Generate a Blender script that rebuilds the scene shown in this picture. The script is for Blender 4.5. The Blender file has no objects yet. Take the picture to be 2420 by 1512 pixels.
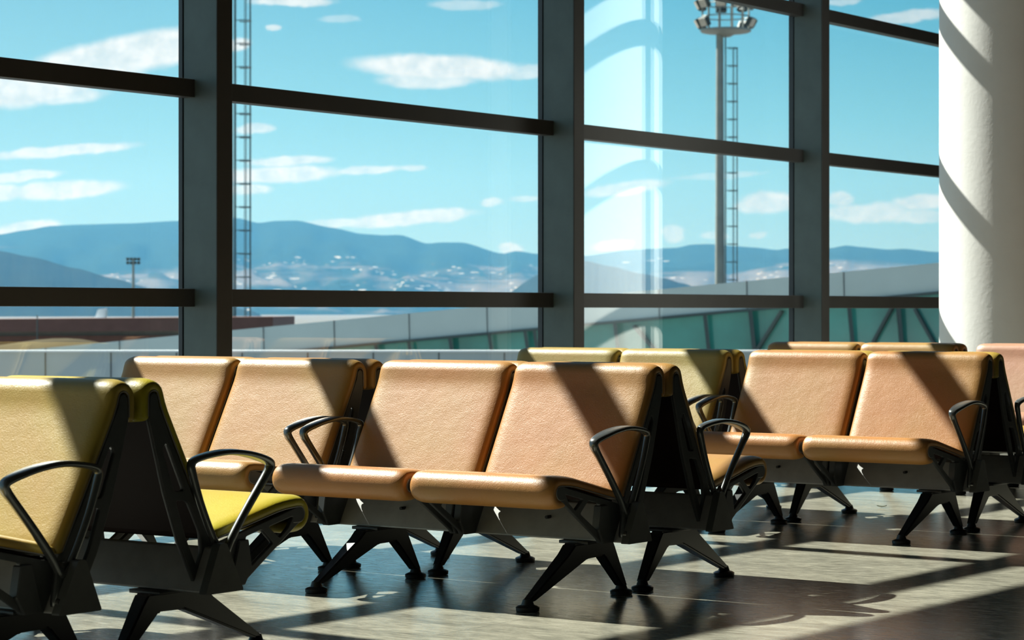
import bpy, bmesh, math, random
from mathutils import Vector, Matrix
C = bpy.context.scene
COL = C.collection
random.seed(7)

# ------------------------------------------------------------------ camera
F_PX, HZ, VPX = 5650.0, 735.0, 5200.0
YAW = math.atan((VPX - 1210) / F_PX)
cy_, sy_ = math.cos(YAW), math.sin(YAW)
RV = Vector((cy_, sy_, 0)); FV = Vector((-sy_, cy_, 0))
cam_d = bpy.data.cameras.new('camera')
cam = bpy.data.objects.new('camera', cam_d); COL.objects.link(cam)
cam.location = (0, 0, 1.0)
cam.rotation_euler = (math.pi / 2, 0, YAW)
cam_d.sensor_width = 36.0
cam_d.lens = F_PX / 2420 * 36.0
cam_d.shift_y = -(756 - HZ) / 2420
cam_d.clip_start = 0.05; cam_d.clip_end = 30000
cam_d.dof.use_dof = True
cam_d.dof.focus_distance = 8.6
cam_d.dof.aperture_fstop = 8.0
C.camera = cam

# ------------------------------------------------------------------ view
C.view_settings.view_transform = 'Standard'
C.view_settings.look = 'None'
C.view_settings.exposure = 0.0
C.view_settings.gamma = 1.0
C.view_settings.use_curve_mapping = False

# ------------------------------------------------------------------ sun
SUN_DIR = Vector((1.059, -0.05, -1.0)).normalized()
sd = bpy.data.lights.new('sun', 'SUN'); sd.energy = 17.5; sd.angle = math.radians(0.53)
sd.color = (1.0, 0.95, 0.84)
so = bpy.data.objects.new('sun', sd); COL.objects.link(so)
so.rotation_euler = SUN_DIR.to_track_quat('-Z', 'Y').to_euler()
so.location = (-20, 0, 20)


# ------------------------------------------------------------------ node helper
class NT:
    def __init__(s, tree):
        s.t = tree; s.n = tree.nodes; s.l = tree.links
        s.n.clear()

    def node(s, typ, **kw):
        n = s.n.new(typ)
        for k, v in kw.items():
            setattr(n, k, v)
        return n

    def link(s, a, b):
        s.l.new(a, b)

    def setin(s, sock, v):
        if isinstance(v, bpy.types.NodeSocket): s.link(v, sock)
        elif v is not None: sock.default_value = v

    def m(s, op, a, b=None, c=None, clamp=False):
        n = s.n.new('ShaderNodeMath'); n.operation = op; n.use_clamp = clamp
        for i, v in enumerate((a, b, c)): s.setin(n.inputs[i], v)
        return n.outputs[0]

    def mix(s, f, a, b, blend='MIX'):
        n = s.n.new('ShaderNodeMixRGB'); n.blend_type = blend
        s.setin(n.inputs[0], f)
        for i, v in ((1, a), (2, b)):
            if isinstance(v, tuple) and len(v) == 3: v = v + (1,)
            s.setin(n.inputs[i], v)
        return n.outputs[0]

    def rng(s, v, a, b, c, d, smooth=False):
        n = s.n.new('ShaderNodeMapRange')
        if smooth: n.interpolation_type = 'SMOOTHSTEP'
        s.setin(n.inputs[0], v)
        for i, x in zip((1, 2, 3, 4), (a, b, c, d)): n.inputs[i].default_value = x
        return n.outputs[0]

    def noise(s, vec, scale, detail=4, rough=.5, dist=0.0):
        n = s.n.new('ShaderNodeTexNoise')
        s.setin(n.inputs['Vector'], vec)
        n.inputs['Scale'].default_value = scale; n.inputs['Detail'].default_value = detail
        n.inputs['Roughness'].default_value = rough; n.inputs['Distortion'].default_value = dist
        return n

    def mapping(s, vec, loc=(0, 0, 0), rot=(0, 0, 0), sc=(1, 1, 1), typ='POINT'):
        n = s.n.new('ShaderNodeMapping'); n.vector_type = typ
        s.setin(n.inputs[0], vec)
        n.inputs['Location'].default_value = loc
        n.inputs['Rotation'].default_value = rot
        n.inputs['Scale'].default_value = sc
        return n.outputs[0]


# ------------------------------------------------------------------ sky with clouds
def px_dir(x, y):
    """photo pixel -> (azimuth right of the view axis, elevation) of that sky direction, milliradians"""
    a = math.atan((x - 1210) / F_PX)
    e = math.atan((HZ - y) / math.hypot(F_PX, x - 1210))
    return a * 1000, e * 1000


def lin(r, g, b):
    f = lambda c: (c / 255 / 12.92) if c / 255 <= .04045 else ((c / 255 + .055) / 1.055) ** 2.4
    return (f(r), f(g), f(b))


SKY_STRENGTH = 1.02
w = bpy.data.worlds.new('sky'); C.world = w; w.use_nodes = True
t = NT(w.node_tree)
tc = t.node('ShaderNodeTexCoord')
sep = t.node('ShaderNodeSeparateXYZ'); t.link(tc.outputs['Generated'], sep.inputs[0])
X, Y, Z = sep.outputs
rr = t.m('ADD', t.m('MULTIPLY', X, RV.x), t.m('MULTIPLY', Y, RV.y))
ff = t.m('ADD', t.m('MULTIPLY', X, FV.x), t.m('MULTIPLY', Y, FV.y))
az = t.m('MULTIPLY', t.m('ARCTAN2', rr, ff), 1000)
el = t.m('MULTIPLY', t.m('ARCSINE', Z), 1000)
comb = t.node('ShaderNodeCombineXYZ'); t.link(az, comb.inputs[0]); t.link(el, comb.inputs[1])
uv = comb.outputs[0]
ramp = t.node('ShaderNodeValToRGB')
t.link(t.rng(el, -20, 480, 0, 1), ramp.inputs[0])
cr = ramp.color_ramp
stops = [(0.0, lin(225, 240, 238)), (.06, lin(206, 238, 236)), (.12, lin(176, 226, 232)), (.2, lin(136, 212, 228)),
         (.3, lin(84, 186, 218)), (.5, lin(70, 165, 210)), (1.0, lin(40, 110, 180))]
cr.elements[0].position = 0; cr.elements[0].color = stops[0][1] + (1,)
cr.elements[1].position = 1; cr.elements[1].color = stops[-1][1] + (1,)
for p, c in stops[1:-1]:
    e = cr.elements.new(p); e.color = c + (1,)
# brighter and paler towards the sun side (left), deeper to the right
paler = t.rng(az, -300, 250, 0.42, -0.0)
sky = t.mix(t.m('MAXIMUM', paler, 0.0), ramp.outputs[0], lin(205, 238, 240))
# clouds: (x, y, half length, half height, tilt degrees, softness, strength)
nz = t.noise(uv, 0.09, 5, .62)
warp = t.node('ShaderNodeVectorMath', operation='SUBTRACT'); t.link(nz.outputs['Color'], warp.inputs[0]); warp.inputs[1].default_value = (.5, .5, .5)
wsc = t.node('ShaderNodeVectorMath', operation='MULTIPLY'); t.link(warp.outputs[0], wsc.inputs[0]); wsc.inputs[1].default_value = (10, 3.6, 0)
wuv = t.node('ShaderNodeVectorMath', operation='ADD'); t.link(uv, wuv.inputs[0]); t.link(wsc.outputs[0], wuv.inputs[1])
CL = [(270, 132, 250, 46, 12, 1), (360, 118, 170, 50, 13, 1), (190, 165, 190, 38, 6, 1), (60, 210, 190, 46, 6, 1), (130, 225, 130, 24, 2, .8), (390, 112, 120, 40, 12, 1), (180, 172, 190, 36, 6, .8), (560, 106, 40, 18, 5, .9),
      (150, 357, 190, 15, 5, .95), (50, 417, 105, 15, 6, .9), (150, 448, 155, 24, 4, 1), (-40, 455, 120, 25, 2, 1),
      (1040, 160, 230, 34, -2, 1), (1010, 190, 130, 22, 0, .8), (1240, 172, 60, 20, 6, .7), (690, 3, 110, 14, 0, .9), (650, 66, 22, 7, 0, .8),
      (680, 380, 110, 14, 2, .9), (650, 412, 170, 22, 2, 1), (870, 402, 90, 12, 4, .8), (975, 397, 42, 9, 0, .7), (600, 305, 60, 14, 4, .8),
      (580, 448, 70, 14, 0, .8), (960, 515, 185, 20, 5, .95), (1060, 508, 60, 18, 8, .9), (800, 527, 100, 12, 2, .7), (1160, 477, 32, 12, 0, .7),
      (1240, 470, 50, 9, 4, .5), (1205, 590, 34, 18, 0, .9), (70, 540, 85, 22, 8, .95), (20, 552, 60, 14, 0, .9),
      (1590, 552, 34, 24, -8, .65), (1450, 580, 60, 16, 8, .6), (1790, 553, 22, 9, 10, .6), (1690, 556, 34, 12, 0, .5),
      (1815, 478, 70, 30, 0, .95), (1780, 490, 50, 18, 0, .7), (1985, 470, 30, 20, 0, .8), (2030, 505, 90, 26, -3, .8), (2090, 500, 55, 28, 0, .85),
      (2180, 478, 75, 22, 2, .9), (2170, 512, 100, 18, 0, .7), (2400, 480, 120, 26, 0, .9), (2150, 38, 105, 17, 4, .7), (1990, 3, 50, 8, 0, .5),
      (1700, 414, 130, 8, 3, .35), (1480, 445, 110, 18, 8, .7), (1100, 10, 90, 14, 0, .45), (800, 45, 60, 10, 0, .35)]
acc = None
for (x, y, a, b, rot, st) in CL:
    u, v = px_dir(x, y)
    k = 1000 / F_PX
    mp = t.mapping(wuv.outputs[0], (u, v, 0), (0, 0, math.radians(rot)), (a * k, b * k, 1), 'TEXTURE')
    ln = t.node('ShaderNodeVectorMath', operation='LENGTH'); t.link(mp, ln.inputs[0])
    val = t.rng(ln.outputs['Value'], 1.08, 0.62, 0, st, True)
    acc = val if acc is None else t.m('MAXIMUM', acc, val)
# general scattered clouds away from the view (seen only in reflections)
shade = t.noise(uv, 0.12, 4, .6)
ccol = t.mix(t.rng(shade.outputs[0], .35, .62, 0, 1), lin(234, 243, 243), (1.15, 1.13, 1.1))
final = t.mix(acc, sky, ccol)
# the half below the horizon: pale ground
final = t.mix(t.rng(el, -30, -2, 1, 0), final, (.25, .27, .27))
bg = t.node('ShaderNodeBackground'); t.link(final, bg.inputs[0]); bg.inputs[1].default_value = SKY_STRENGTH
out = t.node('ShaderNodeOutputWorld'); t.link(bg.outputs[0], out.inputs[0])


# ------------------------------------------------------------------ materials
def new_mat(name):
    m = bpy.data.materials.new(name); m.use_nodes = True
    return m, NT(m.node_tree)


def principled(name, col, rough=.5, metal=0.0, spec=.5, noise_amt=0.0, noise_scale=8, bump=0.0, bump_scale=60, coat=0.0):
    m, t = new_mat(name)
    p = t.node('ShaderNodeBsdfPrincipled'); o = t.node('ShaderNodeOutputMaterial')
    t.link(p.outputs[0], o.inputs[0])
    p.inputs['Roughness'].default_value = rough; p.inputs['Metallic'].default_value = metal
    p.inputs['Specular IOR Level'].default_value = spec
    p.inputs['Coat Weight'].default_value = coat
    tc = t.node('ShaderNodeTexCoord')
    if noise_amt:
        n = t.noise(tc.outputs['Object'], noise_scale, 5, .6)
        c = t.mix(t.rng(n.outputs[0], .3, .7, 0, 1), tuple(max(0, x * (1 - noise_amt)) for x in col), tuple(min(1, x * (1 + noise_amt)) for x in col))
        t.link(c, p.inputs['Base Color'])
    else:
        p.inputs['Base Color'].default_value = tuple(col) + (1,)
    if bump:
        n = t.noise(tc.outputs['Object'], bump_scale, 3, .6)
        b = t.node('ShaderNodeBump'); b.inputs['Strength'].default_value = bump; b.inputs['Distance'].default_value = .002
        t.link(n.outputs[0], b.inputs['Height']); t.link(b.outputs[0], p.inputs['Normal'])
    return m


def make_leather():
    m, t = new_mat('seat_leather')
    p = t.node('ShaderNodeBsdfPrincipled'); o = t.node('ShaderNodeOutputMaterial'); t.link(p.outputs[0], o.inputs[0])
    tc = t.node('ShaderNodeTexCoord'); oi = t.node('ShaderNodeObjectInfo')
    n = t.noise(tc.outputs['Object'], 5, 5, .6)
    c = t.mix(t.rng(n.outputs[0], .3, .7, 0, 1), (.90, .90, .90), (1.0, 1.0, 1.0))
    worn = t.noise(t.mapping(tc.outputs['Object'], (3.1, 1.7, .4)), 2.6, 2, .5)
    c = t.mix(1.0, c, t.mix(t.rng(worn.outputs[0], .38, .62, 0, 1), (1.0, .93, .86), (.93, 1.04, .92)), 'MULTIPLY')
    c = t.mix(1.0, c, oi.outputs['Color'], 'MULTIPLY')
    t.link(c, p.inputs['Base Color'])
    p.inputs['Roughness'].default_value = .38
    p.inputs['Specular IOR Level'].default_value = .40
    g = t.noise(tc.outputs['Object'], 230, 3, .7)
    g2 = t.noise(tc.outputs['Object'], 14, 3, .6)
    h = t.m('ADD', g.outputs[0], t.m('MULTIPLY', g2.outputs[0], 1.6))
    b = t.node('ShaderNodeBump'); b.inputs['Strength'].default_value = .6; b.inputs['Distance'].default_value = .0013
    t.link(h, b.inputs['Height']); t.link(b.outputs[0], p.inputs['Normal'])
    return m


def make_floor():
    m, t = new_mat('stone_tile')
    p = t.node('ShaderNodeBsdfPrincipled'); o = t.node('ShaderNodeOutputMaterial'); t.link(p.outputs[0], o.inputs[0])
    tc = t.node('ShaderNodeTexCoord'); v = tc.outputs['Object']
    st = t.mapping(v, sc=(1.0, 3.2, 1))
    n1 = t.noise(st, 2.4, 8, .68, .6); n2 = t.noise(st, 14, 5, .65, .3); n3 = t.noise(v, 90, 3, .6)
    k = t.m('ADD', t.m('MULTIPLY', n1.outputs[0], .6), t.m('MULTIPLY', n2.outputs[0], .4))
    c = t.mix(t.rng(k, .36, .62, 0, 1), (.145, .14, .113), (.345, .33, .262))
    c = t.mix(t.rng(n3.outputs[0], .3, .7, 0, .12), c, (.2, .19, .16))
    br = t.node('ShaderNodeTexBrick'); t.link(t.mapping(v, (.25, .13, 0)), br.inputs[0])
    br.offset = 0.5; br.inputs['Scale'].default_value = 1; br.inputs['Brick Width'].default_value = 1.2; br.inputs['Row Height'].default_value = .6
    br.inputs['Mortar Size'].default_value = .003; br.inputs['Mortar Smooth'].default_value = .4
    br.inputs['Color1'].default_value = (1, 1, 1, 1); br.inputs['Color2'].default_value = (.9, .9, .9, 1); br.inputs['Mortar'].default_value = (.55, .55, .55, 1)
    c = t.mix(1, c, br.outputs[0], 'MULTIPLY')
    t.link(c, p.inputs['Base Color'])
    t.link(t.rng(n2.outputs[0], 0.3, .7, .15, .27), p.inputs['Roughness'])
    p.inputs['Specular IOR Level'].default_value = .5
    b = t.node('ShaderNodeBump'); b.inputs['Strength'].default_value = .12; b.inputs['Distance'].default_value = .002
    t.link(t.m('ADD', n2.outputs[0], t.m('MULTIPLY', br.outputs['Fac'], -.8)), b.inputs['Height']); t.link(b.outputs[0], p.inputs['Normal'])
    return m


def make_glass():
    m, t = new_mat('window_glass')
    tr = t.node('ShaderNodeBsdfTransparent'); tr.inputs[0].default_value = (.96, .99, .99, 1)
    gl = t.node('ShaderNodeBsdfGlossy'); gl.inputs['Roughness'].default_value = 0.0; gl.inputs['Color'].default_value = (1, 1, 1, 1)
    lw = t.node('ShaderNodeLayerWeight'); lw.inputs[0].default_value = .5
    f = t.m('ADD', t.m('MULTIPLY', t.m('POWER', lw.outputs['Facing'], 4.0), .9), .075)
    mx = t.node('ShaderNodeMixShader'); t.link(f, mx.inputs[0]); t.link(tr.outputs[0], mx.inputs[1]); t.link(gl.outputs[0], mx.inputs[2])
    o = t.node('ShaderNodeOutputMaterial'); t.link(mx.outputs[0], o.inputs[0])
    return m


def make_mountain(name, dark, pale, amount, specks):
    m, t = new_mat(name)
    p = t.node('ShaderNodeBsdfPrincipled'); o = t.node('ShaderNodeOutputMaterial'); t.link(p.outputs[0], o.inputs[0])
    p.inputs['Roughness'].default_value = 1; p.inputs['Specular IOR Level'].default_value = 0
    ge = t.node('ShaderNodeNewGeometry')
    v = t.mapping(ge.outputs['Position'], rot=(0, 0, -YAW), sc=(.55, .3, 4.6))
    n = t.noise(v, .0042, 7, .62, .8)
    sp = t.node('ShaderNodeSeparateXYZ'); t.link(ge.outputs['Position'], sp.inputs[0])
    low = t.m('SUBTRACT', t.rng(sp.outputs[2], 75, 175, .06, -.22), t.rng(sp.outputs[2], 10, 60, .08, 0))
    f = t.rng(t.m('ADD', n.outputs[0], low), 0.53 - amount, .64 - amount, 0, 1)
    n2 = t.noise(v, .02, 4, .6)
    c0 = t.mix(n2.outputs[0], tuple(x * .6 for x in dark), tuple(x * 1.4 for x in dark))
    c = t.mix(f, c0, pale)
    if specks:
        vo = t.node('ShaderNodeTexVoronoi'); t.link(v, vo.inputs[0]); vo.inputs['Scale'].default_value = .045
        n3 = t.noise(v, .008, 3, .6)
        s = t.m('MULTIPLY', t.m('LESS_THAN', vo.outputs[0], .22), t.m('GREATER_THAN', t.m('ADD', n3.outputs[0], low), .56))
        c = t.mix(s, c, (.5, .48, .45))
    t.link(c, p.inputs['Base Color'])
    return m


M = dict(
    leather=make_leather(), floor=make_floor(), glass=make_glass(),
    frame=principled('dark_cast_aluminium', (.055, .06, .062), .42, .1, .5, .1, 30),
    arm=principled('polished_dark_aluminium', (.15, .16, .16), .27, .7, .5),
    rim=principled('pale_edge_trim', (.16, .15, .14), .4),
    beam=principled('grey_steel_beam', (.36, .36, .35), .42, .2, .5, .12, 12),
    cap=principled('grey_end_cap_plastic', (.085, .09, .086), .5, 0, .4, .1, 20),
    leg=principled('black_cast_leg', (.018, .021, .024), .33, .2, .5, .1, 20),
    shell=principled('burgundy_back_shell', (.02, .006, .006), .6, 0, .2),
    bolt=principled('steel_bolt', (.3, .3, .3), .3, .9),
    hole=principled('dark_socket', (.01, .01, .01), .7),
    mullion=principled('teal_grey_mullion_paint', (.085, .12, .125), .38, .1, .5, .12, 5, .15, 300),
    transom=principled('dark_bronze_transom_paint', (.036, .034, .033), .42, .15, .5, .1, 5),
    gasket=principled('black_rubber_gasket', (.01, .014, .02), .4),
    plaster=principled('white_plaster', (.67, .665, .65), .75, 0, .3, .03, 4, .5, 30),
    wall=principled('interior_wall_paint', (.10, .098, .095), .8, 0, .3, .05, 2),
    ceiling=principled('ceiling_paint', (.055, .053, .05), .85),
    header=principled('header_panel', (.1, .1, .1), .6),
    tarmac=principled('apron_tarmac', (.15, .155, .155), .9, 0, .2, .15, .2),
    parapet=principled('pale_metal_cladding', (.52, .58, .58), .35, .1, .5, .05, 1.5),
    capping=principled('white_capping', (.85, .87, .86), .4),
    joint=principled('dark_panel_joint', (.12, .13, .13), .7),
    fascia=principled('grey_bridge_fascia', (.56, .62, .60), .4, .05, .5, .05, .8),
    bglass=principled('green_corridor_glazing', (.05, .27, .23), .12, 0, .9, .35, .35),
    steel=principled('dark_steel_post', (.06, .085, .085), .5, .2),
    brown=principled('brown_roof_cladding', (.20, .095, .075), .75, 0, .3, .12, 2),
    bwall=principled('pale_building_wall', (.42, .4, .38), .7, 0, .3, .1, 1),
    olive=principled('dry_olive_grass', (.065, .05, .024), .95, 0, .1, .3, .6),
    white=principled('white_aircraft_paint', (.85, .86, .86), .3),
    mast=principled('galvanised_mast', (.30, .31, .28), .5, .4, .5, .15, .6),
    mastd=principled('galvanised_ladder', (.10, .15, .16), .6, .2),
    lampbox=principled('floodlight_housing', (.05, .07, .07), .5, .2),
    lens=principled('floodlight_lens', (.55, .47, .38), .4, 0, .6, .2, 6),
    m_far=make_mountain('wooded_mountain', (.016, .030, .022), (.13, .11, .095), .03, True),
    m_near=make_mountain('wooded_hill', (.026, .036, .032), (.06, .055, .045), -.06, False),
)


# ------------------------------------------------------------------ mesh helpers
def obj(name, bm, mat, parent=None, smooth=False, autosmooth=None):
    me = bpy.data.meshes.new(name)
    bmesh.ops.recalc_face_normals(bm, faces=bm.faces[:])
    bm.to_mesh(me); bm.free()
    if smooth or autosmooth:
        for p in me.polygons: p.use_smooth = True
    if autosmooth:
        me.set_sharp_from_angle(angle=math.radians(autosmooth))
    mats = mat if isinstance(mat, (list, tuple)) else [mat]
    for mm in mats: me.materials.append(mm)
    o = bpy.data.objects.new(name, me); COL.objects.link(o)
    if parent: o.parent = parent
    return o


def tag(o, label, cat, group=None, kind=None):
    if label: o['label'] = label
    if cat: o['category'] = cat
    if group: o['group'] = group
    if kind: o['kind'] = kind
    return o


def thing(name, label, cat, loc=(0, 0, 0), rz=0, group=None):
    o = bpy.data.objects.new(name, None); COL.objects.link(o)
    o.empty_display_size = .1
    o.location = loc; o.rotation_euler = (0, 0, rz)
    return tag(o, label, cat, group)


def add_box(bm, a, b, bevel=0.0):
    a = Vector(a); b = Vector(b)
    r = bmesh.ops.create_cube(bm, size=1)
    vs = r['verts']
    c = (a + b) / 2; s = b - a
    for v in vs: v.co = Vector((v.co.x * s.x, v.co.y * s.y, v.co.z * s.z)) + c
    if bevel:
        es = set()
        for v in vs:
            for e in v.link_edges: es.add(e)
        bmesh.ops.bevel(bm, geom=list(es), offset=bevel, segments=2, affect='EDGES', profile=.5)


def box(name, a, b, mat, parent=None, bevel=0.0):
    bm = bmesh.new(); add_box(bm, a, b, bevel)
    return obj(name, bm, mat, parent)


def add_bar(bm, p, q, w, h=None, up=Vector((0, 0, 1))):
    """rectangular bar from p to q"""
    p = Vector(p); q = Vector(q); h = h or w
    d = (q - p).normalized()
    s = d.cross(up)
    if s.length < 1e-4: s = d.cross(Vector((1, 0, 0)))
    s.normalize(); u = s.cross(d)
    vs = []
    for c in (p, q):
        for (i, j) in ((-1, -1), (1, -1), (1, 1), (-1, 1)):
            vs.append(bm.verts.new(c + s * (i * w / 2) + u * (j * h / 2)))
    for f in ((0, 1, 2, 3), (7, 6, 5, 4), (0, 4, 5, 1), (1, 5, 6, 2), (2, 6, 7, 3), (3, 7, 4, 0)):
        bm.faces.new([vs[i] for i in f])


def add_tube(bm, p, q, r1, r2=None, n=16):
    r2 = r1 if r2 is None else r2
    p = Vector(p); q = Vector(q); d = (q - p).normalized()
    s = d.cross(Vector((0, 0, 1)))
    if s.length < 1e-4: s = Vector((1, 0, 0))
    s.normalize(); u = s.cross(d)
    ra, rb = [], []
    for i in range(n):
        a = 2 * math.pi * i / n
        e = s * math.cos(a) + u * math.sin(a)
        ra.append(bm.verts.new(p + e * r1)); rb.append(bm.verts.new(q + e * r2))
    for i in range(n):
        j = (i + 1) % n
        bm.faces.new((ra[i], ra[j], rb[j], rb[i]))
    bm.faces.new(ra[::-1]); bm.faces.new(rb)


def add_lathe(bm, prof, c=(0, 0, 0), n=24):
    rings = []
    for (r, z) in prof:
        rings.append([bm.verts.new((c[0] + r * math.cos(2 * math.pi * i / n), c[1] + r * math.sin(2 * math.pi * i / n), c[2] + z)) for i in range(n)])
    for a, b in zip(rings, rings[1:]):
        for i in range(n):
            j = (i + 1) % n
            bm.faces.new((a[i], a[j], b[j], b[i]))
    bm.faces.new(rings[0][::-1]); bm.faces.new(rings[-1])


def add_prism(bm, pts, a, b, axis='x'):
    """polygon pts (u, v) extruded from a to b along the axis"""
    def P(u, v, t):
        return (t, u, v) if axis == 'x' else ((u, t, v) if axis == 'y' else (u, v, t))
    A = [bm.verts.new(P(u, v, a)) for u, v in pts]; B = [bm.verts.new(P(u, v, b)) for u, v in pts]
    n = len(pts)
    bm.faces.new(A[::-1]); bm.faces.new(B)
    for i in range(n):
        j = (i + 1) % n
        bm.faces.new((A[i], A[j], B[j], B[i]))


def round_poly(pts, r, seg=4):
    """polygon with rounded corners"""
    out = []
    n = len(pts)
    for i in range(n):
        p0, p1, p2 = Vector(pts[i - 1]), Vector(pts[i]), Vector(pts[(i + 1) % n])
        a = (p0 - p1); b = (p2 - p1)
        k = min(r, a.length * .45, b.length * .45)
        a = p1 + a.normalized() * k; b = p1 + b.normalized() * k
        for s in range(seg + 1):
            t_ = s / seg
            q = a * (1 - t_) ** 2 + p1 * 2 * t_ * (1 - t_) + b * t_ ** 2
            out.append((q.x, q.y))
    return out


def plate(name, outer, holes, x0, x1, mat, bevel=.0):
    """a flat casting in the y-z plane with real holes, extruded along x, as mesh data"""
    cu = bpy.data.curves.new(name, 'CURVE'); cu.dimensions = '2D'; cu.fill_mode = 'BOTH'
    for loop in [outer] + holes:
        sp = cu.splines.new('POLY'); sp.points.add(len(loop) - 1)
        for i, (u, v) in enumerate(loop): sp.points[i].co = (u, v, 0, 1)
        sp.use_cyclic_u = True
    cu.extrude = (x1 - x0) / 2 - bevel; cu.bevel_depth = bevel; cu.bevel_resolution = 1; cu.offset = -bevel
    tmp = bpy.data.objects.new(name + '_tmp', cu)
    COL.objects.link(tmp)
    bpy.context.view_layer.update()
    me = bpy.data.meshes.new_from_object(tmp.evaluated_get(bpy.context.evaluated_depsgraph_get()))
    bpy.data.objects.remove(tmp)
    xm = (x0 + x1) / 2
    for v in me.vertices:
        u, vv, wz = v.co
        v.co = (wz + xm, u, vv)
    me.materials.clear(); me.materials.append(mat)
    me.name = name
    return me


def pad_mesh(bm, center, thick, x0, x1, er):
    """upholstered pad: an open centreline in (y, z) thickened to both sides, swept along x with rounded edges"""
    c = [Vector(p) for p in center]
    n = len(c)
    nor = []
    for i in range(n):
        d = (c[min(n - 1, i + 1)] - c[max(0, i - 1)]).normalized()
        nor.append(Vector((-d.y, d.x)))
    st = []
    for k in range(0, 7):
        a = k / 6 * math.pi / 2
        st.append((x0 + er * (1 - math.cos(a)), math.sin(a)))
    mid = []
    m = 12
    for k in range(1, m):
        mid.append((x0 + er + (x1 - x0 - 2 * er) * k / m, 1.0))
    en = [(x1 - (x - x0), s) for x, s in st[::-1]]
    rings = []
    for (x, s) in st + mid + en:
        ho = thick / 2 * s; hi = -thick / 2          # show side rolls over at the ends, back side stays flat
        hm_ = (ho + hi) / 2; h = (ho - hi) / 2
        ring = []
        for i in range(n):
            p = c[i] + nor[i] * ho; ring.append((x, p.x, p.y))
        d = (c[-1] - c[-2]).normalized()
        for a in (60, 20, -20, -60):
            q = c[-1] + nor[-1] * (hm_ + math.sin(math.radians(a)) * h) + d * (math.cos(math.radians(a)) * h)
            ring.append((x, q.x, q.y))
        for i in range(n - 1, -1, -1):
            p = c[i] + nor[i] * hi; ring.append((x, p.x, p.y))
        d = (c[0] - c[1]).normalized()
        for a in (-60, -20, 20, 60):
            q = c[0] + nor[0] * (hm_ + math.sin(math.radians(a)) * h) + d * (math.cos(math.radians(a)) * h)
            ring.append((x, q.x, q.y))
        rings.append([bm.verts.new(p) for p in ring])
    L = len(rings[0])
    for a, b in zip(rings, rings[1:]):
        for i in range(L):
            j = (i + 1) % L
            bm.faces.new((a[i], a[j], b[j], b[i]))
    for r in (rings[0], rings[-1]):
        # close the end with quads across the thickness
        k = n
        for i in range(n - 1):
            bm.faces.new((r[i], r[i + 1], r[2 * n + 4 - 2 - i], r[2 * n + 4 - 1 - i]))
        bm.faces.new([r[n - 1], r[n], r[n + 1], r[n + 2], r[n + 3], r[n + 4]])
        bm.faces.new([r[0]] + [r[2 * n + 3]] + r[2 * n + 4:])


def resample(pts, step):
    out = [Vector(pts[0])]
    for a, b in zip(pts, pts[1:]):
        a = Vector(a); b = Vector(b); k = max(1, int(round((b - a).length / step)))
        for i in range(1, k + 1): out.append(a.lerp(b, i / k))
    return out


def smooth_chain(pts, it=2):
    p = [Vector(q) for q in pts]
    for _ in range(it):
        p = [p[0]] + [(p[i - 1] + p[i] * 2 + p[i + 1]) / 4 for i in range(1, len(p) - 1)] + [p[-1]]
    return p


# ------------------------------------------------------------------ the room
XG = -8.44             # glass plane of the window wall
XF = -8.20             # inner face of the mullions
MY = [9.075 + 3.25 * k for k in range(-5, 8)]         # mullion centres
TZ = [1.068 + 1.067 * k for k in range(-1, 4)]
HEAD = 4.78
Y0, Y1 = -9.0, 34.0
X1R = 11.0


def struct(o):
    o['kind'] = 'structure'
    return o


struct(box('floor', (XG - .25, Y0, -.2), (X1R, Y1, 0), M['floor']))
struct(box('ceiling', (XG - .25, Y0, 5.3), (X1R, Y1, 5.5), M['ceiling']))
struct(box('wall_left', (XG - .15, Y0, HEAD), (XG + .12, Y1, 5.3), M['header']))
struct(box('wall_right', (X1R, Y0, 0), (X1R + .2, Y1, 5.3), M['wall']))
struct(box('wall_front', (XG - .25, Y0 - .2, 0), (X1R + .2, Y0, 5.3), M['wall']))
struct(box('wall_back', (XG - .25, Y1, 0), (X1R + .2, Y1 + .2, 5.3), M['wall']))
for i, y in enumerate(MY):
    r = thing('trim_%d' % (i + 1), None, None, (0, y, 0)); struct(r)
    box('mullion', (XG + .012, -.055, 0), (XF, .055, HEAD), M['mullion'], r, .004)
    box('nose_plate', (XF - .001, -.057, 0), (XF + .006, .057, HEAD), M['transom'], r, .002)
    box('outer_cap', (XG - .045, -.032, 0), (XG - .012, .035, HEAD), M['gasket'], r, .003)
    box('gasket', (XG - .012, -.060, 0), (XG + .010, .060, HEAD), M['gasket'], r)
for i, (a, b) in enumerate(zip(MY, MY[1:])):
    for k, z in enumerate(TZ):
        r = thing('trim_%d' % (20 + i * len(TZ) + k), None, None, (0, 0, 0)); struct(r)
        box('transom', (XG + .012, a + .055, z - .046), (XG + .092, b - .055 + .0, z + .046), M['transom'], r, .003)
        box('outer_cap', (XG - .05, a + .035, z - .028), (XG - .012, b - .035, z + .028), M['gasket'], r, .002)
    # one window per bay, a pane in each field
    r = thing('window_%d' % (i + 1), None, None, (XG, a, 0)); struct(r)
    zs = [-.0] + TZ + [HEAD]
    for z0, z1 in zip(zs, zs[1:]):
        if z1 - z0 < .1: continue
        box('pane', (-.008, .05, z0 + .002), (.008, b - a - .05, z1 - .002), M['glass'], r)

# white round column
cb = bmesh.new(); add_lathe(cb, [(.666, 0), (.666, 5.3)], n=128)
colm = obj('column', cb, M['plaster'], None, autosmooth=40); colm.location = (-6.53, 15.51, 0)
tag(colm, 'massive round white plastered column with diagonal shadow bands beside the window wall', 'column')


# ------------------------------------------------------------------ the bench
def arc(c, r, a0, a1, n):
    return [(c[0] + r * math.cos(math.radians(a0 + (a1 - a0) * i / n)), c[1] + r * math.sin(math.radians(a0 + (a1 - a0) * i / n))) for i in range(n + 1)]


T_PAD = .034
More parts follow.
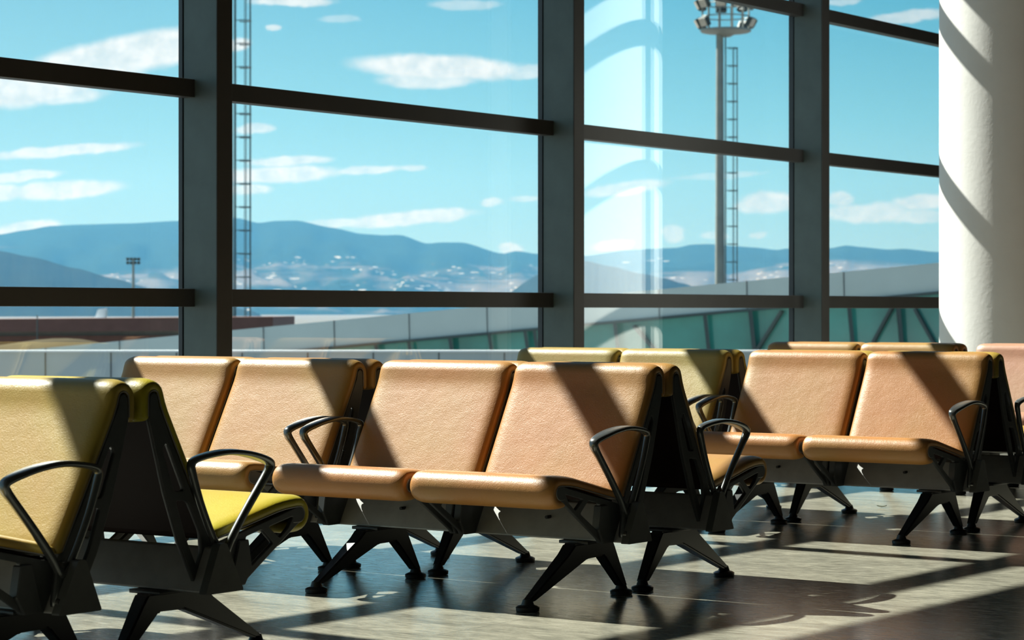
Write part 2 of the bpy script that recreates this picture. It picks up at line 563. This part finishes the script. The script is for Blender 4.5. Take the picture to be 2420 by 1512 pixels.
# back pad: straight slope, over the top roll, hanging lip behind
ROLL_C = (-.0585, .762); ROLL_R = .035
back_line = resample([(-.298, .378), (-.098, .748)], .03)
back_line = [(p.x, p.y) for p in back_line] + arc(ROLL_C, .038, 155, 10, 10)[0:] + [(ROLL_C[0] + .038, .745), (ROLL_C[0] + .038, .712)]
back_line = [(p.x, p.y) for p in smooth_chain(back_line, 1)]
seat_line = [(-.645, .362)] + arc((-.672, .402), .041, -85, -262, 12) + [(p.x, p.y) for p in resample([(-.60, .437), (-.318, .375)], .03)]
seat_line = [(p.x, p.y) for p in smooth_chain(seat_line, 1)]


def make_side_frames():
    """the cast plate at each side of a seat"""
    outer = round_poly([(-.698, .402), (-.690, .418), (-.672, .426), (-.60, .408), (-.30, .340),
                        (-.222, .47), (-.076, .745), (-.074, .768), (-.0585, .779), (-.043, .768), (-.040, .70),
                        (-.100, .50), (-.155, .36), (-.235, .215), (-.42, .215), (-.45, .235),
                        (-.655, .366), (-.690, .384)], .010)
    h1 = round_poly([(-.645, .397), (-.535, .373), (-.585, .338), (-.622, .364)], .008)
    h2 = round_poly([(-.505, .368), (-.435, .352), (-.452, .262), (-.555, .325)], .008)
    h3 = round_poly([(-.108, .64), (-.092, .62), (-.140, .50), (-.180, .50)], .012)
    h4 = round_poly([(-.195, .47), (-.145, .475), (-.185, .37), (-.232, .28), (-.250, .32), (-.245, .38)], .012)
    return plate('side_frame', outer, [h1, h2, h3, h4], -.007, .007, M['frame'], .0022)


def make_armrest():
    bm = bmesh.new()
    # closed loop, (y, z, half width x, half thickness)
    key = [(-.318, .375, .011, .012), (-.345, .412, .010, .012), (-.415, .49, .010, .0115), (-.50, .575, .011, .012), (-.528, .603, .013, .0135),
           (-.535, .618, .016, .010), (-.522, .630, .020, .0105), (-.47, .645, .028, .0095), (-.40, .658, .030, .009), (-.32, .664, .028, .0088),
           (-.245, .658, .021, .0085), (-.195, .648, .016, .009), (-.180, .635, .012, .011), (-.184, .612, .011, .012), (-.215, .53, .010, .0112),
           (-.26, .44, .010, .011), (-.292, .39, .011, .012)]
    dz = -.062
    P = [Vector((-.305 + (k[0] + .305) * (.90 if k[0] < -.305 else 1.0), k[1] + dz)) for k in key]
    n = len(key); m = 3
    ring_pts = []
    def cr(a, b, c, d, t_):
        return .5 * ((2 * b) + (-a + c) * t_ + (2 * a - 5 * b + 4 * c - d) * t_ * t_ + (-a + 3 * b - 3 * c + d) * t_ ** 3)
    for i in range(n):
        for s in range(m):
            t_ = s / m
            i0, i1, i2, i3 = (i - 1) % n, i, (i + 1) % n, (i + 2) % n
            q = Vector((cr(P[i0].x, P[i1].x, P[i2].x, P[i3].x, t_), cr(P[i0].y, P[i1].y, P[i2].y, P[i3].y, t_)))
            wd = key[i1][2] * (1 - t_) + key[i2][2] * t_; th = key[i1][3] * (1 - t_) + key[i2][3] * t_
            ring_pts.append((q, wd, th))
    N = len(ring_pts); rings = []
    for i in range(N):
        q, wd, th = ring_pts[i]
        d = (ring_pts[(i + 1) % N][0] - ring_pts[i - 1][0]).normalized(); nn = Vector((-d.y, d.x))
        ring = []
        for a in range(12):
            an = 2 * math.pi * a / 12
            ca, sa = math.cos(an), math.sin(an)
            ex = math.copysign(abs(ca) ** .7, ca) * wd; ey = math.copysign(abs(sa) ** .7, sa) * th
            p = q + nn * ey
            ring.append(bm.verts.new((ex, p.x, p.y)))
        rings.append(ring)
    for i in range(N):
        a, b = rings[i], rings[(i + 1) % N]
        for k in range(12):
            j = (k + 1) % 12
            bm.faces.new((a[k], a[j], b[j], b[k]))
    # the foot that bolts down to the beam
    add_prism(bm, round_poly([(-.330, .345), (-.285, .345), (-.295, .30), (-.325, .225), (-.342, .222), (-.348, .24)], .008), -.008, .008)
    return bm


def make_leg():
    bm = bmesh.new()
    # outline in (y, z), thickness tapering towards the feet
    outl = [(-.40, .205), (-.165, .205), (-.15, .185), (-.052, .030), (-.088, .030), (-.215, .150), (-.315, .148), (-.628, .030), (-.668, .030), (-.435, .175)]
    def wdt(z): return .018 + .010 * (z - .03) / .175
    A = []; B = []
    for (y, z) in outl:
        A.append(bm.verts.new((-wdt(z), y, z))); B.append(bm.verts.new((wdt(z), y, z)))
    n = len(outl)
    def quad(ids):
        bm.faces.new([A[i] for i in ids]); bm.faces.new([B[i] for i in ids][::-1])
    for ids in ((0, 1, 2, 5, 6, 9), (2, 3, 4, 5), (9, 6, 7, 8)): quad(ids)
    for i in range(n):
        j = (i + 1) % n
        bm.faces.new((A[i], B[i], B[j], A[j]))
    bmesh.ops.bevel(bm, geom=bm.edges[:], offset=.006, segments=2, affect='EDGES')
    # mounting plate under the beam
    add_box(bm, (-.06, -.375, .203), (.06, -.175, .214), .002)
    return bm


def make_foot(y):
    bm = bmesh.new()
    add_lathe(bm, [(.030, 0), (.039, .002), (.040, .014), (.034, .018), (.022, .022), (.016, .040)], (0, y, 0), 24)
    return bm


LEATHER = (.88, .40, .125, 1)
bench_parts = {}


def build_bench():
    root = thing('tandem_bench', None, 'bench')
    HALF = .61
    # beam: triangular steel section
    sec = round_poly([(-.355, .214), (-.205, .214), (-.262, .338), (-.284, .338)], .008)
    bm = bmesh.new(); add_prism(bm, sec, -.64, .64); beam = obj('beam', bm, M['beam'], root, autosmooth=30)
    for s in (-1, 1):
        bm = bmesh.new(); add_prism(bm, round_poly([(-.359, .211), (-.201, .211), (-.260, .350), (-.287, .350)], .008), s * .64, s * .668)
        obj('end_cap', bm, M['cap'], root, autosmooth=30)
        bm = bmesh.new()
        add_tube(bm, (s * .32, -.338, .285), (s * .32, -.3, .285), .006, n=12); h = obj('socket', bm, M['hole'], beam)
    # seats
    frame_me = make_side_frames()
    arm_me = None
    for s in (-1, 1):
        x0 = -HALF + .004 if s < 0 else .014
        x1 = -.014 if s < 0 else HALF - .004
        bm = bmesh.new(); pad_mesh(bm, seat_line, T_PAD, x0, x1, .050)
        c = obj('seat_cushion', bm, M['leather'], root, smooth=True); c.color = LEATHER
        bm = bmesh.new(); pad_mesh(bm, back_line, T_PAD, x0, x1, .055)
        c = obj('backrest', bm, M['leather'], root, smooth=True); c.color = LEATHER
        # shell behind the pad
        off = .021
        bl = [(-.298, .358), (-.288, .362)] + [(y + off, z - .004) for y, z in back_line if z < .73 and y < -.08]
        bm = bmesh.new()
        bl = bl[1:]
        poly = [(y, z) for y, z in bl] + [(-.035, .735), (-.028, .725)] + [(y + .010, z - .002) for y, z in bl[::-1]]
        add_prism(bm, poly, x0 + .02, x1 - .02)
        obj('back_shell', bm, M['shell'], root)
        sl = [(-.66, .395), (-.60, .414), (-.33, .356), (-.332, .350), (-.60, .405), (-.655, .387)]
        bm = bmesh.new(); add_prism(bm, sl, x0 + .02, x1 - .02)
        obj('seat_pan', bm, M['shell'], root)
        for xx in (x0 + .018, x1 - .018) if True else ():
            f = bpy.data.objects.new('side_frame', frame_me); COL.objects.link(f); f.parent = root; f.location = (xx + (-.012 if xx == x0 + .018 else .012), 0, 0)
            sg = -1 if xx == x0 + .018 else 1
            for ln_, nm in ((seat_line, 'piping'), (back_line, 'piping')):
                bm = bmesh.new()
                pr = []
                for k_ in range(len(ln_)):
                    d_ = (Vector(ln_[min(k_ + 1, len(ln_) - 1)]) - Vector(ln_[max(k_ - 1, 0)])).normalized()
                    q_ = Vector(ln_[k_]) - Vector((-d_.y, d_.x)) * .0165
                    pr.append((sg * .0055, q_.x, q_.y))
                for p_, q_ in zip(pr, pr[1:]): add_tube(bm, p_, q_, .0022, n=6)
                obj(nm, bm, M['rim'], f)
            # bracket channel down to the beam, with its bolt
            bm = bmesh.new()
            add_prism(bm, [(-.455, .262), (-.44, .345), (-.40, .345), (-.36, .216), (-.425, .216)], -.016, .016)
            bmesh.ops.bevel(bm, geom=bm.edges[:], offset=.003, segments=1, affect='EDGES')
            b = obj('mounting_bracket', bm, M['frame'], root)
            b.location = f.location
            bm = bmesh.new(); add_tube(bm, (0, -.395, .24), (0, -.41, .24), .006, n=10)
            q = obj('bolt', bm, M['bolt'], b)
        # armrest at the outer end
        if arm_me is None:
            a = obj('armrest', make_armrest(), M['arm'], root, smooth=True); arm_me = a.data
        else:
            a = bpy.data.objects.new('armrest', arm_me); COL.objects.link(a); a.parent = root
        a.location = (s * .632, 0, 0)
        bm = bmesh.new(); add_tube(bm, (s * .02, -.334, .243), (-s * .0, -.334, .243), .011, n=14)
        obj('pivot_bolt', bm, M['bolt'], a)
    for s in (-1, 1):
        lg = obj('leg', make_leg(), M['leg'], root, autosmooth=35); lg.location = (s * .4575, 0, 0)
        for y in (-.648, -.070):
            obj('foot_pad', make_foot(y), M['leg'], lg, autosmooth=40)
    return root


def copy_tree(o, parent=None):
    c = o.copy(); COL.objects.link(c)
    if parent: c.parent = parent
    for ch in list(o.children): copy_tree(ch, c)
    return c


BENCH = build_bench()
OR1 = (.375, .198, .058, 1)
OR2 = (.390, .180, .055, 1)
YEL = (.385, .255, .050, 1)
YELC = (.40, .31, .018, 1)
OLIVE = (.345, .252, .078, 1)
PINK = (.46, .235, .16, 1)
benches = [
    # x, y, flip, colour, label
    (-5.19, 4.73, 0, YEL, 'nearest yellow-tan bench at the left edge facing the camera, one armrest before its shadowed seatback'),
    (-5.19, 4.73, 1, YELC, 'bench with a bright yellow seat cushion back to back with the nearest bench at left'),
    (-5.01, 7.185, 0, OR2, 'tan orange two-seat bench in the middle foreground with two sunlit seat cushions facing the camera'),
    (-5.01, 7.185, 1, OR1, 'bench facing away behind the middle foreground bench, its armrest over an orange cushion'),
    (-6.35, 7.185, 0, OR1, 'tan two-seat bench left of the middle foreground bench, its armrest touching the next bench'),
    (-6.35, 7.185, 1, OR1, 'bench facing away, only its dark rolled seatback tops showing behind the left middle bench'),
    (-5.015, 10.0, 0, OR2, 'orange two-seat bench at right behind the middle row, broad diagonal shadow across its right seatback'),
    (-5.015, 10.0, 1, YEL, 'bench facing away, back to back with the orange bench at right'),
    (-6.355, 10.0, 0, OLIVE, 'olive tan two-seat bench seen between the middle bench and the orange bench at right'),
    (-6.355, 10.0, 1, YEL, 'bench facing away, its seatback tops behind the olive tan bench in the third row'),
    (-6.43, 12.72, 0, OR1, 'farthest bench with two seatback tops showing left of the white column'),
    (-6.43, 12.72, 1, OR1, 'bench facing away behind the farthest pair of seatback tops near the white column'),
    (-5.08, 12.72, 0, PINK, 'pinkish two-seat bench cut off by the right edge of the view'),
    (-5.08, 12.72, 1, PINK, 'bench facing away behind the pinkish bench at the right edge'),
]


def tint(o, c):
    if o.type == 'MESH' and o.name.split('.')[0] in ('seat_cushion', 'backrest'): o.color = c
    for ch in o.children: tint(ch, c)


for i, (x, y, fl, c, lb) in enumerate(benches):
    b = BENCH if i == 0 else copy_tree(BENCH)
    b.location = (x, y, 0); b.rotation_euler = (0, 0, math.pi if fl else 0)
    b['label'] = lb; b['category'] = 'bench'; b['group'] = 'back to back waiting benches'
    tint(b, c)


# a dry leaf lying on the floor
bm = bmesh.new()
prof = [(-.024, .001), (-.014, .009), (0, .012), (.014, .008), (.026, .001)]
top, mid, bot = [], [], []
for (u, w_) in prof:
    z = .004 + 9 * u * u
    top.append(bm.verts.new((u, w_, z + .004))); mid.append(bm.verts.new((u, 0, z))); bot.append(bm.verts.new((u, -w_, z + .004)))
for a, b in ((top, mid), (mid, bot)):
    for i in range(4): bm.faces.new((a[i], a[i + 1], b[i + 1], b[i]))
ex = bmesh.ops.solidify(bm, geom=bm.faces[:], thickness=.0012)
leaf = obj('leaf', bm, principled('dry_green_leaf', (.07, .09, .03), .6))
leaf.location = (-5.48, 11.02, .0); leaf.rotation_euler = (0, 0, .4)
tag(leaf, 'tiny curled green leaf lying on the floor under the orange bench at right', 'leaf')

# ------------------------------------------------------------------ outside
def at(px, py, Zd):
    """world point seen at photo pixel (px, py) at depth Zd along the view axis (survey of the photo)"""
    r = (px - 1210) / F_PX
    p = (RV * r + FV) * Zd
    return Vector((p.x, p.y, 1.0 - (py - HZ) / F_PX * Zd))


GZ = -6.0
gb = bmesh.new(); add_box(gb, (-9000, -3000, GZ - 1), (3000, 9000, GZ))
struct(obj('ground', gb, M['tarmac']))


def slab(name, top, thick, mat, parent=None):
    """closed slab from a vertical quad given by 4 points, thickened away from the camera"""
    bm = bmesh.new()
    a = [bm.verts.new(p) for p in top]; b = [bm.verts.new(Vector(p) + FV * thick) for p in top]
    n = len(top)
    bm.faces.new(a); bm.faces.new(b[::-1])
    for i in range(n):
        j = (i + 1) % n
        bm.faces.new((a[i], b[i], b[j], a[j]))
    return obj(name, bm, mat, parent)


# low clad parapet of the next roof
ZP = 35.0
par = thing('parapet', 'low pale blue-grey clad parapet running level outside the windows', 'parapet', at(1210, 829, ZP).xy.to_3d() + Vector((0, 0, GZ)))
def loc(root, pts): return [Vector(p) - root.location for p in pts]
def pq(x0, x1, y0, y1, Z_): return [at(x0, y0, Z_), at(x1, y0, Z_), at(x1, y1, Z_), at(x0, y1, Z_)]
def pz(x, z, Z_):
    p = at(x, HZ, Z_); p.z = z; return p
q0, q1 = at(-900, 832, ZP), at(3300, 832, ZP)
slab('wall_cladding', loc(par, [q0, q1, pz(3300, GZ, ZP), pz(-900, GZ, ZP)]), .3, M['parapet'], par)
slab('capping', loc(par, pq(-900, 3300, 828, 832.5, ZP - .03)), .4, M['capping'], par)
for k in range(-6, 20):
    x = 107 + 155 * k
    p = at(x, 833, ZP - .01)
    bm = bmesh.new(); add_bar(bm, p - par.location, Vector((p.x, p.y, GZ)) - par.location, .012, .012)
    obj('panel_joint', bm, M['joint'], par)

# sloping glazed passenger bridge
def zb(x):
    i0, i1 = 1 / 60.0, 1 / 52.0
    return 1 / (i0 + (i1 - i0) * (x - 645) / (2216 - 645))
def ytop(x): return 771 - .0955 * (x - 645)
def ybot(x): return 827 - .0904 * (x - 712)
br = thing('passenger_bridge', 'pale sloping passenger bridge with green glazing below its fascia, outside right', 'passenger bridge', at(1400, HZ, zb(1400)).xy.to_3d() + Vector((0, 0, GZ)))
xa, xb = -150, 2900
slab('fascia', loc(br, [at(xa, ytop(xa), zb(xa)), at(xb, ytop(xb), zb(xb)), at(xb, ybot(xb), zb(xb)), at(xa, ybot(xa), zb(xa))]), .5, M['fascia'], br)
ins = FV * .15
slab('glazing', [p + ins for p in loc(br, [at(xa, ybot(xa) - 3, zb(xa)), at(xb, ybot(xb) - 3, zb(xb)), pz(xb, GZ + .0, zb(xb)), pz(xa, GZ, zb(xa))])], .1, M['bglass'], br)
bm = bmesh.new()
add_bar(bm, at(xa, ybot(xa) + 1, zb(xa) - .02) - br.location, at(xb, ybot(xb) + 1, zb(xb) - .02) - br.location, .12, .06)
obj('sill_rail', bm, M['steel'], br)
JX = [108, 282, 452, 622, 789, 966, 1150, 1350, 1556, 1764, 1993, 2235, 2490, 2750]
for i, x in enumerate(JX):
    a = at(x, ytop(x), zb(x)) - FV * .01; b = at(x + 2, ybot(x), zb(x)) - FV * .01
    bm = bmesh.new(); add_bar(bm, a - br.location, b - br.location, .035, .02); obj('panel_joint', bm, M['joint'], br)
PX = [700, 887, 965, 1062, 1155, 1240, 1262, 1452, 1665, 1772, 2005, 2120, 2330]
for i, x in enumerate(PX):
    a = at(x, ybot(x), zb(x)) - FV * .02; b = at(x + 18, 900, zb(x)) - FV * .02
    b = a + (b - a) * 1.3
    wv = .07 if i % 2 == 0 else .12
    bm = bmesh.new(); add_bar(bm, a - br.location, b - br.location, wv, .08); obj('post', bm, M['steel'], br)
for (x0, y0, x1, y1) in ((1850, 735, 1790, 830), (2110, 728, 2055, 830), (2165, 730, 2215, 820), (1500, 770, 1560, 840)):
    a = at(x0, y0, zb(x0)) + FV * .08; b = at(x1, y1, zb(x1)) + FV * .08
    bm = bmesh.new(); add_bar(bm, a - br.location, a + (b - a) * 1.4 - br.location, .2, .06); obj('diagonal_brace', bm, M['steel'], br)

# brown flat-roofed building at left
ZB = 90.0
bb = thing('terminal_building', 'long brown flat-roofed building far outside at left', 'building', at(200, HZ, ZB).xy.to_3d() + Vector((0, 0, GZ)))
slab('roof_slab', loc(bb, [at(-500, 758, ZB), at(645, 748, ZB), at(645, 772, ZB), at(547, 781, ZB), at(-500, 787, ZB)]), 9, M['brown'], bb)
slab('wall_band', loc(bb, [at(-500, 786, ZB + .8), at(500, 781, ZB + .8), at(430, 794, ZB + .8), at(-500, 797, ZB + .8)]), 6, M['bwall'], bb)
slab('lower_wall', loc(bb, [at(-500, 796, ZB + .5), at(430, 792, ZB + .5), pz(430, GZ, ZB + .5), pz(-500, GZ, ZB + .5)]), 6, M['brown'], bb)

# grass mound
bm = bmesh.new()
bmesh.ops.create_icosphere(bm, subdivisions=5, radius=1)
c = at(110, 735, 72)
topz = at(110, 801, 72).z
for v in bm.verts:
    n_ = v.co.copy()
    v.co = RV * (n_.x * 7.0) + FV * (n_.y * 6) + Vector((0, 0, n_.z * (topz - GZ) * (1 + .01 * math.sin(9 * n_.x + 4 * n_.y))))
bmesh.ops.bisect_plane(bm, geom=bm.verts[:] + bm.edges[:] + bm.faces[:], plane_co=(0, 0, 0), plane_no=(0, 0, -1), clear_outer=True)
mo = obj('grass_mound', bm, M['olive'], None, smooth=True); mo.location = (c.x, c.y, GZ)
tag(mo, 'dry olive-green grass mound below the brown building at left', 'mound')

# aircraft tail fin and thin pole above the brown roof
tf = thing('aircraft_tail', 'small white slanted tail fin peeping above the brown roof', 'aircraft tail', at(238, HZ, 125).xy.to_3d() + Vector((0, 0, GZ)))
bs = at(238, 757, 125)
slab('fin', loc(tf, [at(222, 757, 125), at(231, 731, 125), at(251, 728, 125), at(247, 757, 125)]), .25, M['white'], tf)
slab('rudder', loc(tf, [at(247.5, 757, 125), at(251, 733, 125), at(253, 733, 125), at(250, 757, 125)]), .2, M['parapet'], tf)
bm = bmesh.new()
p0 = bs - tf.location
add_tube(bm, p0 + RV * -.3 + Vector((0, 0, 0)), Vector((p0.x, p0.y, 0)) + RV * -.3, .5, .6, 12)
obj('fuselage_mount', bm, M['white'], tf)
bm = bmesh.new(); p = at(88, 745, 84)
add_tube(bm, (0, 0, 0), (0, 0, p.z - GZ), .03, .02, 8)
pl = obj('thin_pole', bm, M['steel']); pl.location = (p.x, p.y, GZ)
tag(pl, 'thin dark pole standing in front of the brown building at far left', 'pole')


def mast(px, Zd, ytop_px, label, pole_r, ladder_dx, side=1, head=True, hoop=1.12, top_extra=0, cage=True):
    base = at(px, HZ, Zd); base.z = GZ
    root = thing('floodlight_mast', label, 'light mast', base, YAW)      # local x = right across the view
    H = at(px, ytop_px, Zd).z - GZ
    bm = bmesh.new(); add_tube(bm, (0, 0, 0), (0, 0, H), pole_r * 1.25, pole_r * .85, 20)
    obj('pole', bm, M['mast'], root, autosmooth=40)
    if cage:
        lx = ladder_dx
        bm = bmesh.new()
        for dy in (-.2, .2):
            add_tube(bm, (lx, dy, 2.5), (lx, dy, H - .3), .03, n=6)
        z = 2.6
        while z < H - .4:
            add_tube(bm, (lx, -.2, z), (lx, .2, z), .016, n=5); z += .3
        obj('ladder', bm, M['mastd'], root)
        bm = bmesh.new()
        R = .36; cx = lx + R + .06
        # cage bars: the three long rods
        for ang in (-78, -32, 32, 78):
            a = math.radians(ang)
            add_tube(bm, (cx + R * math.cos(a) * 1.0, R * math.sin(a), 3.2), (cx + R * math.cos(a), R * math.sin(a), H - 1.0), .022, n=5)
        z = H - 1.0
        while z > 3:
            prev = None
            for k in range(17):
                a = math.radians(-130 + 260 * k / 16)
                q = (cx + R * math.cos(a), R * math.sin(a), z)
                if prev: add_tube(bm, prev, q, .026, n=4)
                prev = q
            add_tube(bm, (lx, -.2, z), (cx + R * math.cos(math.radians(-130)), R * math.sin(math.radians(-130)), z), .02, n=4)
            z -= hoop
        obj('safety_cage', bm, M['mastd'], root)
    if head:
        bm = bmesh.new()
        add_lathe(bm, [(.3, H - .3), (.6, H - .14), (1.5, H - .02), (1.6, H + .04), (1.6, H + .16), (1.3, H + .18)], (.37, 0, 0), 20)
        obj('platform', bm, M['mast'], root, autosmooth=30)
        bm = bmesh.new()
        for zz in (H + .95, H + 1.75):
            prev = None
            for k in range(25):
                a = 2 * math.pi * k / 24
                q = (.37 + 1.5 * math.cos(a), 1.5 * math.sin(a), zz)
                if prev: add_tube(bm, prev, q, .04, n=6)
                prev = q
        for k in range(12):
            a = 2 * math.pi * k / 12 + .2
            q = (.37 + 1.5 * math.cos(a), 1.5 * math.sin(a))
            add_tube(bm, (q[0], q[1], H + .1), (q[0], q[1], H + 2.1), .045, n=6)
        obj('railing', bm, M['mast'], root)
        for zz in (H + .55, H + 1.72):
            for k, adeg in enumerate((150, 185, 215, 255, 290, 330, 5, 45, 95)):
                if zz < H + 1 and adeg in (255, 290, 95): continue
                a = math.radians(adeg)
                cpos = Vector((.37 + 1.72 * math.cos(a), 1.72 * math.sin(a), zz))
                rot = Matrix.Rotation(a, 4, 'Z') @ Matrix.Rotation(math.radians(28), 4, 'Y')
                bm = bmesh.new(); add_box(bm, (-.18, -.34, -.29), (.14, .34, .29), .03)
                bmesh.ops.transform(bm, matrix=Matrix.Translation(cpos) @ rot, verts=bm.verts[:])
                fl_ = obj('floodlight', bm, M['lampbox'], root)
                bm = bmesh.new(); add_box(bm, (.135, -.30, -.25), (.16, .30, .25), 0)
                bmesh.ops.transform(bm, matrix=Matrix.Translation(cpos) @ rot, verts=bm.verts[:])
                obj('lens', bm, M['lens'], fl_)
    return root


mast(1701, 150, 76, 'tall floodlight mast with round lamp platform seen through the right window', .27, .36, hoop=1.118)
mast(537, 115, -330, 'tall floodlight mast at left, its caged ladder showing beside the dark mullion', .27, .38, hoop=1.12)
fm = thing('floodlight_mast', 'tiny distant light mast in front of the hills at left', 'light mast', at(315, HZ, 600).xy.to_3d() + Vector((0, 0, GZ)), YAW)
H = at(315, 612, 600).z - GZ
bm = bmesh.new(); add_tube(bm, (0, 0, 0), (0, 0, H), .45, .28, 10); obj('pole', bm, M['mast'], fm)
bm = bmesh.new()
for k in range(4):
    for j in range(2):
        add_box(bm, (-1.75 + k * .92, -.2, H - 1.3 + j * .95), (-1.05 + k * .92, .3, H - .6 + j * .95), .05)
add_bar(bm, (-1.7, .2, H - 1), (1.7, .2, H - 1), .15); add_bar(bm, (-1.7, .2, H), (1.7, .2, H), .15)
add_bar(bm, (-1.4, .2, H - 1), (-1.4, .2, H), .12); add_bar(bm, (1.4, .2, H - 1), (1.4, .2, H), .12)
obj('lamp_rack', bm, M['lampbox'], fm)


# ------------------------------------------------------------------ mountains
def ridge(name, sky_pts, D, base_D, mat, label, seed, rough):
    rnd = random.Random(seed)
    xs = [p[0] for p in sky_pts]; ys = [p[1] for p in sky_pts]
    def f(x):
        if x <= xs[0]: return ys[0]
        for a, b, c, d in zip(xs, xs[1:], ys, ys[1:]):
            if x <= b:
                t_ = (x - a) / (b - a); t_ = t_ * t_ * (3 - 2 * t_) * .5 + t_ * .5
                return c + (d - c) * t_
        return ys[-1]
    from mathutils import noise as mn
    bm = bmesh.new(); NX, NY = 340, 46
    x0, x1 = xs[0], xs[-1]
    grid = []
    for j in range(NY + 1):
        row = []
        s = j / NY
        if s <= .8:
            u = s / .8; dist = base_D + (D - base_D) * u; hf = u ** 1.25
        else:
            u = (s - .8) / .2; dist = D + 900 * u; hf = 1 - u * u
        for i in range(NX + 1):
            x = x0 + (x1 - x0) * i / NX
            top = at(x, f(x), D).z + 60
            r = (x - 1210) / F_PX
            p = (RV * r + FV) * dist
            n1 = mn.fractal(Vector((x * .006 * 1.3, dist * .0022, seed)), 1.0, 2.1, 5)
            n2 = mn.noise(Vector((x * .09, dist * .004, seed)))
            amp = top * rough * (1 - abs(2 * min(u, 1) - 1) ** 2 if s <= .8 else .0)
            z = top * hf + amp * n1 + (1.1 * n2 if s <= .8 else 0) * (1 if u > .95 else 1)
            row.append(bm.verts.new((p.x, p.y, z - 60)))
        grid.append(row)
    for a, b in zip(grid, grid[1:]):
        for i in range(NX):
            bm.faces.new((a[i], a[i + 1], b[i + 1], b[i]))
    o = obj(name, bm, mat, None, smooth=True)
    return tag(o, label, 'mountain')


ridge('mountain_range', [(-900, 585), (-300, 560), (0, 553), (60, 543), (120, 533), (180, 530), (300, 527), (420, 521), (520, 512), (560, 514), (612, 526),
      (650, 521), (700, 520), (784, 537), (857, 552), (907, 555), (946, 554), (1009, 575), (1042, 572), (1092, 572), (1188, 599),
      (1221, 592), (1267, 599), (1330, 603), (1382, 604), (1484, 590), (1565, 586), (1597, 585), (1636, 577), (1676, 576), (1736, 581),
      (1782, 584), (1838, 590), (1861, 586), (1920, 592), (1962, 586), (2000, 579), (2034, 583), (2101, 589), (2137, 587), (2204, 594), (2300, 600), (3000, 560), (3600, 590)],
      6000, 3900, M['m_far'], 'long wooded mountain range with pale fields across the whole horizon', 3, .16)
ridge('hill', [(-1200, 560), (-500, 570), (0, 592), (74, 606), (179, 633), (268, 657), (357, 681), (460, 705), (600, 735), (640, 760)],
      3300, 2700, M['m_near'], 'smooth darker hill sloping down at the left in front of the mountain range', 11, .05)
ridge('hill', [(1100, 760), (1290, 640), (1385, 616), (1440, 628), (1517, 646), (1567, 656), (1610, 668), (1700, 700), (1850, 760)],
      3300, 2800, M['m_near'], 'low dark hill behind the column reflection in the third window bay', 21, .05)

# haze over the valley
hm, t = new_mat('valley_haze')
vs = t.node('ShaderNodeVolumeScatter'); vs.inputs['Color'].default_value = (.10, .37, .72, 1); vs.inputs['Density'].default_value = 1.9e-4; vs.inputs['Anisotropy'].default_value = 0.0
o_ = t.node('ShaderNodeOutputMaterial'); t.link(vs.outputs[0], o_.inputs['Volume'])
bm = bmesh.new()
pts = [(-5200, 700), (5200, 700), (5200, 7600), (-5200, 7600)]
lo = [bm.verts.new((RV * a + FV * b) + Vector((0, 0, GZ + .5))) for a, b in pts]; hi = [bm.verts.new((RV * a + FV * b) + Vector((0, 0, 420))) for a, b in pts]
bm.faces.new(lo[::-1]); bm.faces.new(hi)
for i in range(4):
    j = (i + 1) % 4
    bm.faces.new((lo[i], lo[j], hi[j], hi[i]))
hz = obj('valley_haze', bm, hm)
tag(hz, 'thin blue haze lying over the valley in front of the mountains', 'haze', kind='stuff')
